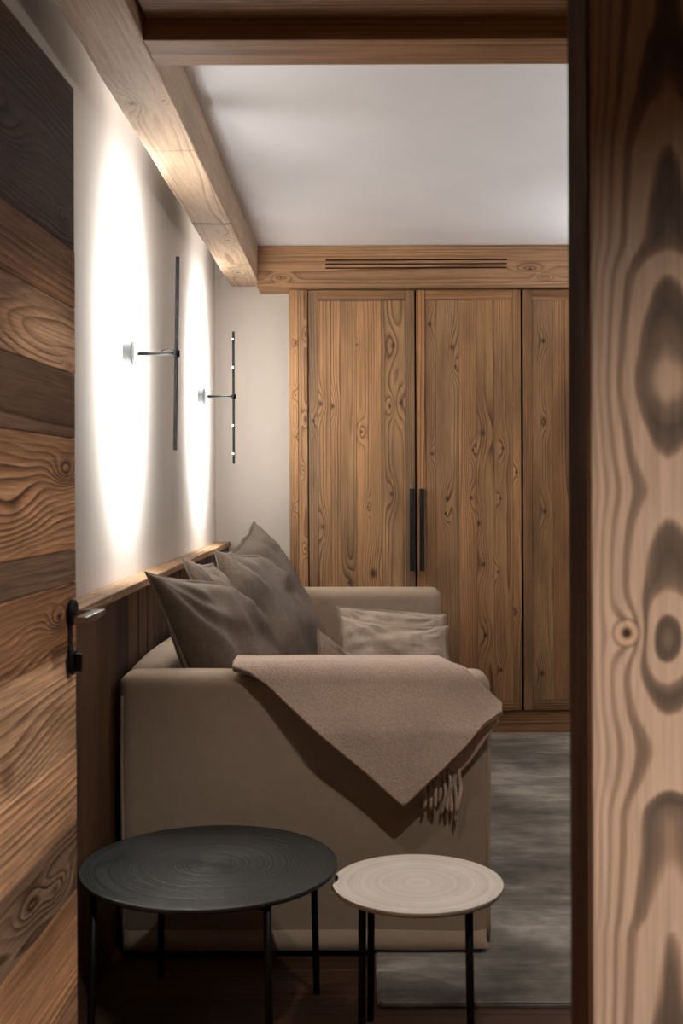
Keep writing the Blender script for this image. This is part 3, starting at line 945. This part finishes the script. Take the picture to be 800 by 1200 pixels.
def Q(x, y): return (px(x, YT), pz(y, YT))
hemL = [Q(270, 784), Q(290, 790), Q(312, 803), Q(332, 822), Q(365, 852), Q(420, 898), Q(468, 941), Q(474, 940), Q(515, 900), Q(533, 882), Q(566, 846), Q(586, 833)]
topL = [Q(530, 776), Q(545, 783), Q(562, 799), Q(578, 816), Q(586, 826)]
def top_main(x):
    return None if x < topL[0][0] else min(ZA - 0.005, interp(topL, x))
def top_soft(x):
    x0_ = topL[0][0]
    if x < x0_ - 0.0: return None
    return interp(topL, x)
sheet('blanket_fold', Q(270, 0)[0], Q(586, 0)[0], 110, 70, lambda x: interp(hemL, x), top_soft, 0.014, 0.022, 2.0, throw)
hem2 = [Q(478, 905), Q(520, 902), Q(536, 909), Q(550, 895), Q(574, 858), Q(583, 846)]
sheet('blanket_underlayer', Q(478, 0)[0], Q(583, 0)[0], 40, 24, lambda x: interp(hem2, x), lambda x: min(ZA - 0.05, interp(topL, x) - 0.02), -0.004, 0.010, 6.0, throw, flare=0.007)
for i in range(11):
    u = i / 10
    a = Vector((px(494 + 44 * u, YT), YA - 0.020 - 0.010 * (i % 3 == 1), pz(902 + 2 * math.sin(i), YT)))
    L_ = 0.085 + 0.045 * u + 0.015 * math.sin(i * 2.3)
    dx = -0.012 + 0.016 * RNG.random()
    pts = [a + Vector((dx * t * t + 0.003 * math.sin(t * 7 + i * 1.7), -0.004 * math.sin(t * 5 + i), -L_ * t)) for t in [k / 9 for k in range(10)]]
    o = tube('tassel', pts, [0.0036, 0.0042, 0.0045, 0.0045, 0.0046, 0.0048, 0.005, 0.0052, 0.0048, 0.002], M['wool'], None, 8)
    under(o, throw)
for i, (ax_, ay_) in enumerate(((334, 812), (341, 818), (348, 824), (356, 832), (364, 839), (378, 850), (386, 857), (394, 864), (430, 893), (437, 899))):
    a = Vector((px(ax_ + 8, YT), YA - 0.014, pz(ay_ - 6, YT)))
    L_ = 0.040 + 0.012 * math.sin(i * 3.1)
    pts = [a + Vector((-0.022 * t - 0.003 * math.sin(t * 6 + i), -0.004 * t, -L_ * t)) for t in [k / 6 for k in range(7)]]
    o = tube('tassel', pts, [0.003, 0.004, 0.0045, 0.0045, 0.0045, 0.004, 0.002], M['wool'], None, 8)
    under(o, throw)

# ------------------------------------------------------------------ side tables
def table(name, c, ztop, r, legs, rl, z_floor, mat, label, notch=None, rim=0.016):
    t = empty(name, (c[0], c[1], z_floor), label, 'table')
    zt_ = ztop - z_floor
    if notch is None:
        lathe('table_top', [(0, zt_ - rim), (r * 0.93, zt_ - rim), (r - 0.003, zt_ - rim * 0.75), (r, zt_ - rim * 0.4), (r - 0.001, zt_ - 0.001), (r - 0.006, zt_),
                            (r * 0.9, zt_ - 0.003), (r * 0.5, zt_ - 0.0045), (0, zt_ - 0.0045)], mat, t, seg=96)
    else:
        seg = 160
        bm = bmesh.new()
        rings = []
        for rr_, z in [(0, -rim), (0.93, -rim), (0.985, -rim * 0.75), (1.0, -rim * 0.4), (0.997, -0.001), (0.975, 0), (0.9, -0.002), (0.5, -0.003), (0, -0.003)]:
            ring = []
            for k in range(seg):
                a = 2 * math.pi * k / seg
                da = (a - notch + math.pi) % (2 * math.pi) - math.pi
                cut = 1.0 - 0.06 * max(0.0, 1 - (da / 0.15) ** 2) ** 0.5 if abs(da) < 0.15 and rr_ > 0.91 else 1.0
                ring.append(bm.verts.new((rr_ * r * cut * math.cos(a), rr_ * r * cut * math.sin(a), zt_ + z)))
            rings.append(ring)
        for a, b in zip(rings, rings[1:]):
            for k in range(seg):
                bm.faces.new((a[k], a[(k + 1) % seg], b[(k + 1) % seg], b[k]))
        bmesh.ops.remove_doubles(bm, verts=bm.verts[:], dist=1e-5)
        o = link('table_top', mesh(bm), mat, t, smooth=True)
        o.data.set_sharp_from_angle(angle=math.radians(35))
        # dark lining of the chip in the rim
        bm = bmesh.new()
        lo, hi = [], []
        for k in range(13):
            da = -0.15 + 0.3 * k / 12
            q = r * (1.0 - 0.06 * max(0.0, 1 - (da / 0.15) ** 2) ** 0.5) + 0.0007
            a = notch + da
            lo.append(bm.verts.new((q * math.cos(a), q * math.sin(a), zt_ - rim)))
            hi.append(bm.verts.new((q * math.cos(a), q * math.sin(a), zt_ - 0.0005)))
        for k in range(12):
            bm.faces.new((lo[k], lo[k + 1], hi[k + 1], hi[k]))
        link('rim_chip', mesh(bm), M['chip'], t)
    for (lx, ly) in legs:
        tube('leg', [(lx * 1.03, ly * 1.03, 0.0), (lx, ly, zt_ - rim + 0.001)], rl, M['black'], t, 12)
    ring = [(lx * 0.985, ly * 0.985, zt_ - rim - 0.006) for lx, ly in legs]
    for a, b in zip(ring, ring[1:] + ring[:1]):
        tube('top_brace', [a, b], 0.005, M['black'], t, 8)
    return t
dh = 0.855
cD = (px(243, 2.60), 2.615)
rD = 0.293
a1, b1 = 0.232, 0.150
table('side_table', cD, 1.25 - 440 * 2.615 / F, rD, [(-a1, -b1), (b1, -a1), (a1, b1), (-b1, a1)], 0.0085, 0.0192, M['black_top'],
      'low round side table with blackened turned top and thin black legs')
cW = (px(487.5, 2.50), 2.50)
rW = 100 / F * 2.50
a1, b1 = 0.122, 0.100
table('side_table', cW, 1.25 - 463 * 2.50 / F, rW, [(-a1, -b1), (b1, -a1), (a1, b1), (-b1, a1)], 0.0085, 0.0192, M['pale_top'],
      'smaller round side table with pale limed top on black legs', notch=math.radians(174))

# ------------------------------------------------------------------ wall lamps
def sconce(yd, zc, ztop, zbot, lean, dots, label):
    t = empty('wall_lamp', (XW, yd, zc), label, 'lamp', 'slim bar lamps on the lamp wall')
    lathe('rosette', [(0, 0), (0.040, 0), (0.040, 0.026), (0.039, 0.028), (0, 0.028)], M['canopy'], t, (0, 0, 0), (0, math.pi / 2, 0), 48)
    lathe('rosette_cap', [(0, 0.030), (0.043, 0.030), (0.044, 0.032), (0.044, 0.038), (0.042, 0.040), (0, 0.040)], M['canopy'], t, (0, 0, 0), (0, math.pi / 2, 0), 48)
    XA = 0.160
    tube('arm', [(0.040, 0, 0), (XA, 0, 0)], 0.0055, M['bronze'], t, 12)
    lathe('joint', [(0, -0.010), (0.009, -0.010), (0.010, -0.008), (0.010, 0.008), (0.009, 0.010), (0, 0.010)], M['bronze'], t, (XA, 0, 0), (0, 0, 0), 24)
    if not dots:
        tube('cable_loop', [(XA - 0.048 + 0.048 * i / 8, -0.004, 0.006 + 0.010 * math.sin(math.pi * i / 8)) for i in range(9)], 0.0012, M['bronze'], t, 6)
    # the bar: a black channel, its LED strip on the wall side
    ba = bpy.data.objects.new('light_bar', box_mesh(-0.0045, 0.0045, -0.005, 0.005, zbot - zc, ztop - zc, 0.0003))
    COL.objects.link(ba); ba.data.materials.append(M['black']); ba.parent = t
    ba.location = (XA, 0, 0); ba.rotation_euler = (0, lean, 0); ba['seed'] = 0.2
    bm = bmesh.new()
    for sy in (-1, 1):
        add_box(bm, -0.0062, -0.0044, min(sy * 0.0042, sy * 0.0050), max(sy * 0.0042, sy * 0.0050), zbot - zc + .001, ztop - zc - .001)
    link('channel_lip', mesh(bm), M['black'], ba)
    bm = bmesh.new()
    for q0, q1 in ((zbot - zc + .006, -0.035), (0.035, ztop - zc - .006)):
        v = [bm.verts.new(p) for p in ((-0.0047, -0.0025, q0), (-0.0047, 0.0025, q0), (-0.0047, 0.0025, q1), (-0.0047, -0.0025, q1))]
        bm.faces.new(v[::-1])
    me = bpy.data.meshes.new('strip'); bm.normal_update(); bm.to_mesh(me); bm.free()
    st = link('led_strip', me, M['led'], ba)
    for q in (0.94, 0.72, 0.28, 0.06):
        ld = bpy.data.lights.new('led', 'POINT'); ld.energy = LED_WATTS[dots]; ld.color = (1.0, 0.985, 0.965); ld.shadow_soft_size = 0.006
        lo_ = bpy.data.objects.new('led', ld); COL.objects.link(lo_); lo_.parent = ba
        lo_.location = (-0.016, 0, zbot - zc + (ztop - zbot) * q)
    if dots:
        for yp in (397, 430, 498, 531):
            z = pz(yp, yd) - zc
            lathe('led_lens', [(0, -0.004), (0.003, -0.003), (0.0042, 0), (0.003, 0.003), (0, 0.004)], M['dot'], ba, (-0.0040, -0.0052, z), (0, 0, 0), 12)
    return t
sconce(3.515, pz(413.5, 3.515), pz(300, 3.515), pz(527, 3.515), math.radians(1.0), False, 'slim vertical black bar lamp with plain bar on the lamp wall, over the near cushions')
sconce(5.17, pz(464, 5.17), pz(388, 5.17), pz(543, 5.17), 0.0, True, 'slim vertical bar lamp with four glowing dots near the end wall')

# ------------------------------------------------------------------ recessed downlights, each with its own light
for nm, loc, en, cone, blend, c in SPOTS:
    zl = {'table': 2.313, 'entrance': 2.313, 'hallway': 2.45}[nm]
    t = empty('downlight', (loc[0], loc[1], zl), {'table': 'recessed round downlight in the soffit above the side tables',
              'entrance': 'recessed round downlight in the soffit above the rug', 'hallway': 'recessed round downlight in the hall ceiling'}[nm], 'downlight')
    lathe('trim_ring', [(0.030, 0.0), (0.042, 0.0), (0.043, -0.002), (0.042, -0.004), (0.032, -0.004), (0.030, -0.002), (0.030, 0.0)], M['canopy'], t, seg=32)
    lathe('lens', [(0, -0.0015), (0.030, -0.0015), (0.030, -0.0005), (0, -0.0005)], M['lens'], t, seg=32)
    ld = bpy.data.lights.new('downlight_beam', 'SPOT')
    ld.energy = en; ld.color = c; ld.spot_size = math.radians(cone); ld.spot_blend = blend; ld.shadow_soft_size = 0.02
    lo_ = bpy.data.objects.new('downlight_beam', ld); COL.objects.link(lo_)
    lo_.location = (loc[0], loc[1], zl - 0.012)

for (ux, uy, uz) in FILL_LIGHTS:  # invented fixtures, added only to lift the brightness of the ceiling
    t = empty('fill_light', (ux, uy, uz), 'added half-round fill light, out of view across from the ' + ('near end of the sofa' if uy < 4 else 'far end of the sofa'), 'lamp')
    bm = bmesh.new()
    prof = [(0.02, -0.09), (0.06, -0.06), (0.085, -0.02), (0.095, 0.0), (0.088, 0.0), (0.078, -0.02), (0.055, -0.05), (0.0, -0.07)]
    rings = [[bm.verts.new((-r * math.sin(math.pi * k / 16), r * 1.3 * math.cos(math.pi * k / 16), z)) for k in range(17)] for r, z in prof]
    for a, b in zip(rings, rings[1:]):
        for k in range(16):
            bm.faces.new((a[k], a[k + 1], b[k + 1], b[k]))
    bmesh.ops.remove_doubles(bm, verts=bm.verts[:], dist=1e-6)
    link('bowl', mesh(bm), M['canopy'], t, (-0.001, 0, 0), smooth=True)
    ld = bpy.data.lights.new('fill_beam', 'SPOT')
    ld.energy = FILL_ENERGY; ld.color = (1.0, 0.99, 0.99); ld.spot_size = math.radians(150); ld.spot_blend = 1.0; ld.shadow_soft_size = 0.04
    lo_ = bpy.data.objects.new('fill_beam', ld); COL.objects.link(lo_)
    lo_.location = (ux - 0.06, uy, uz + 0.01); lo_.rotation_euler = (math.pi, math.radians(-25), 0)
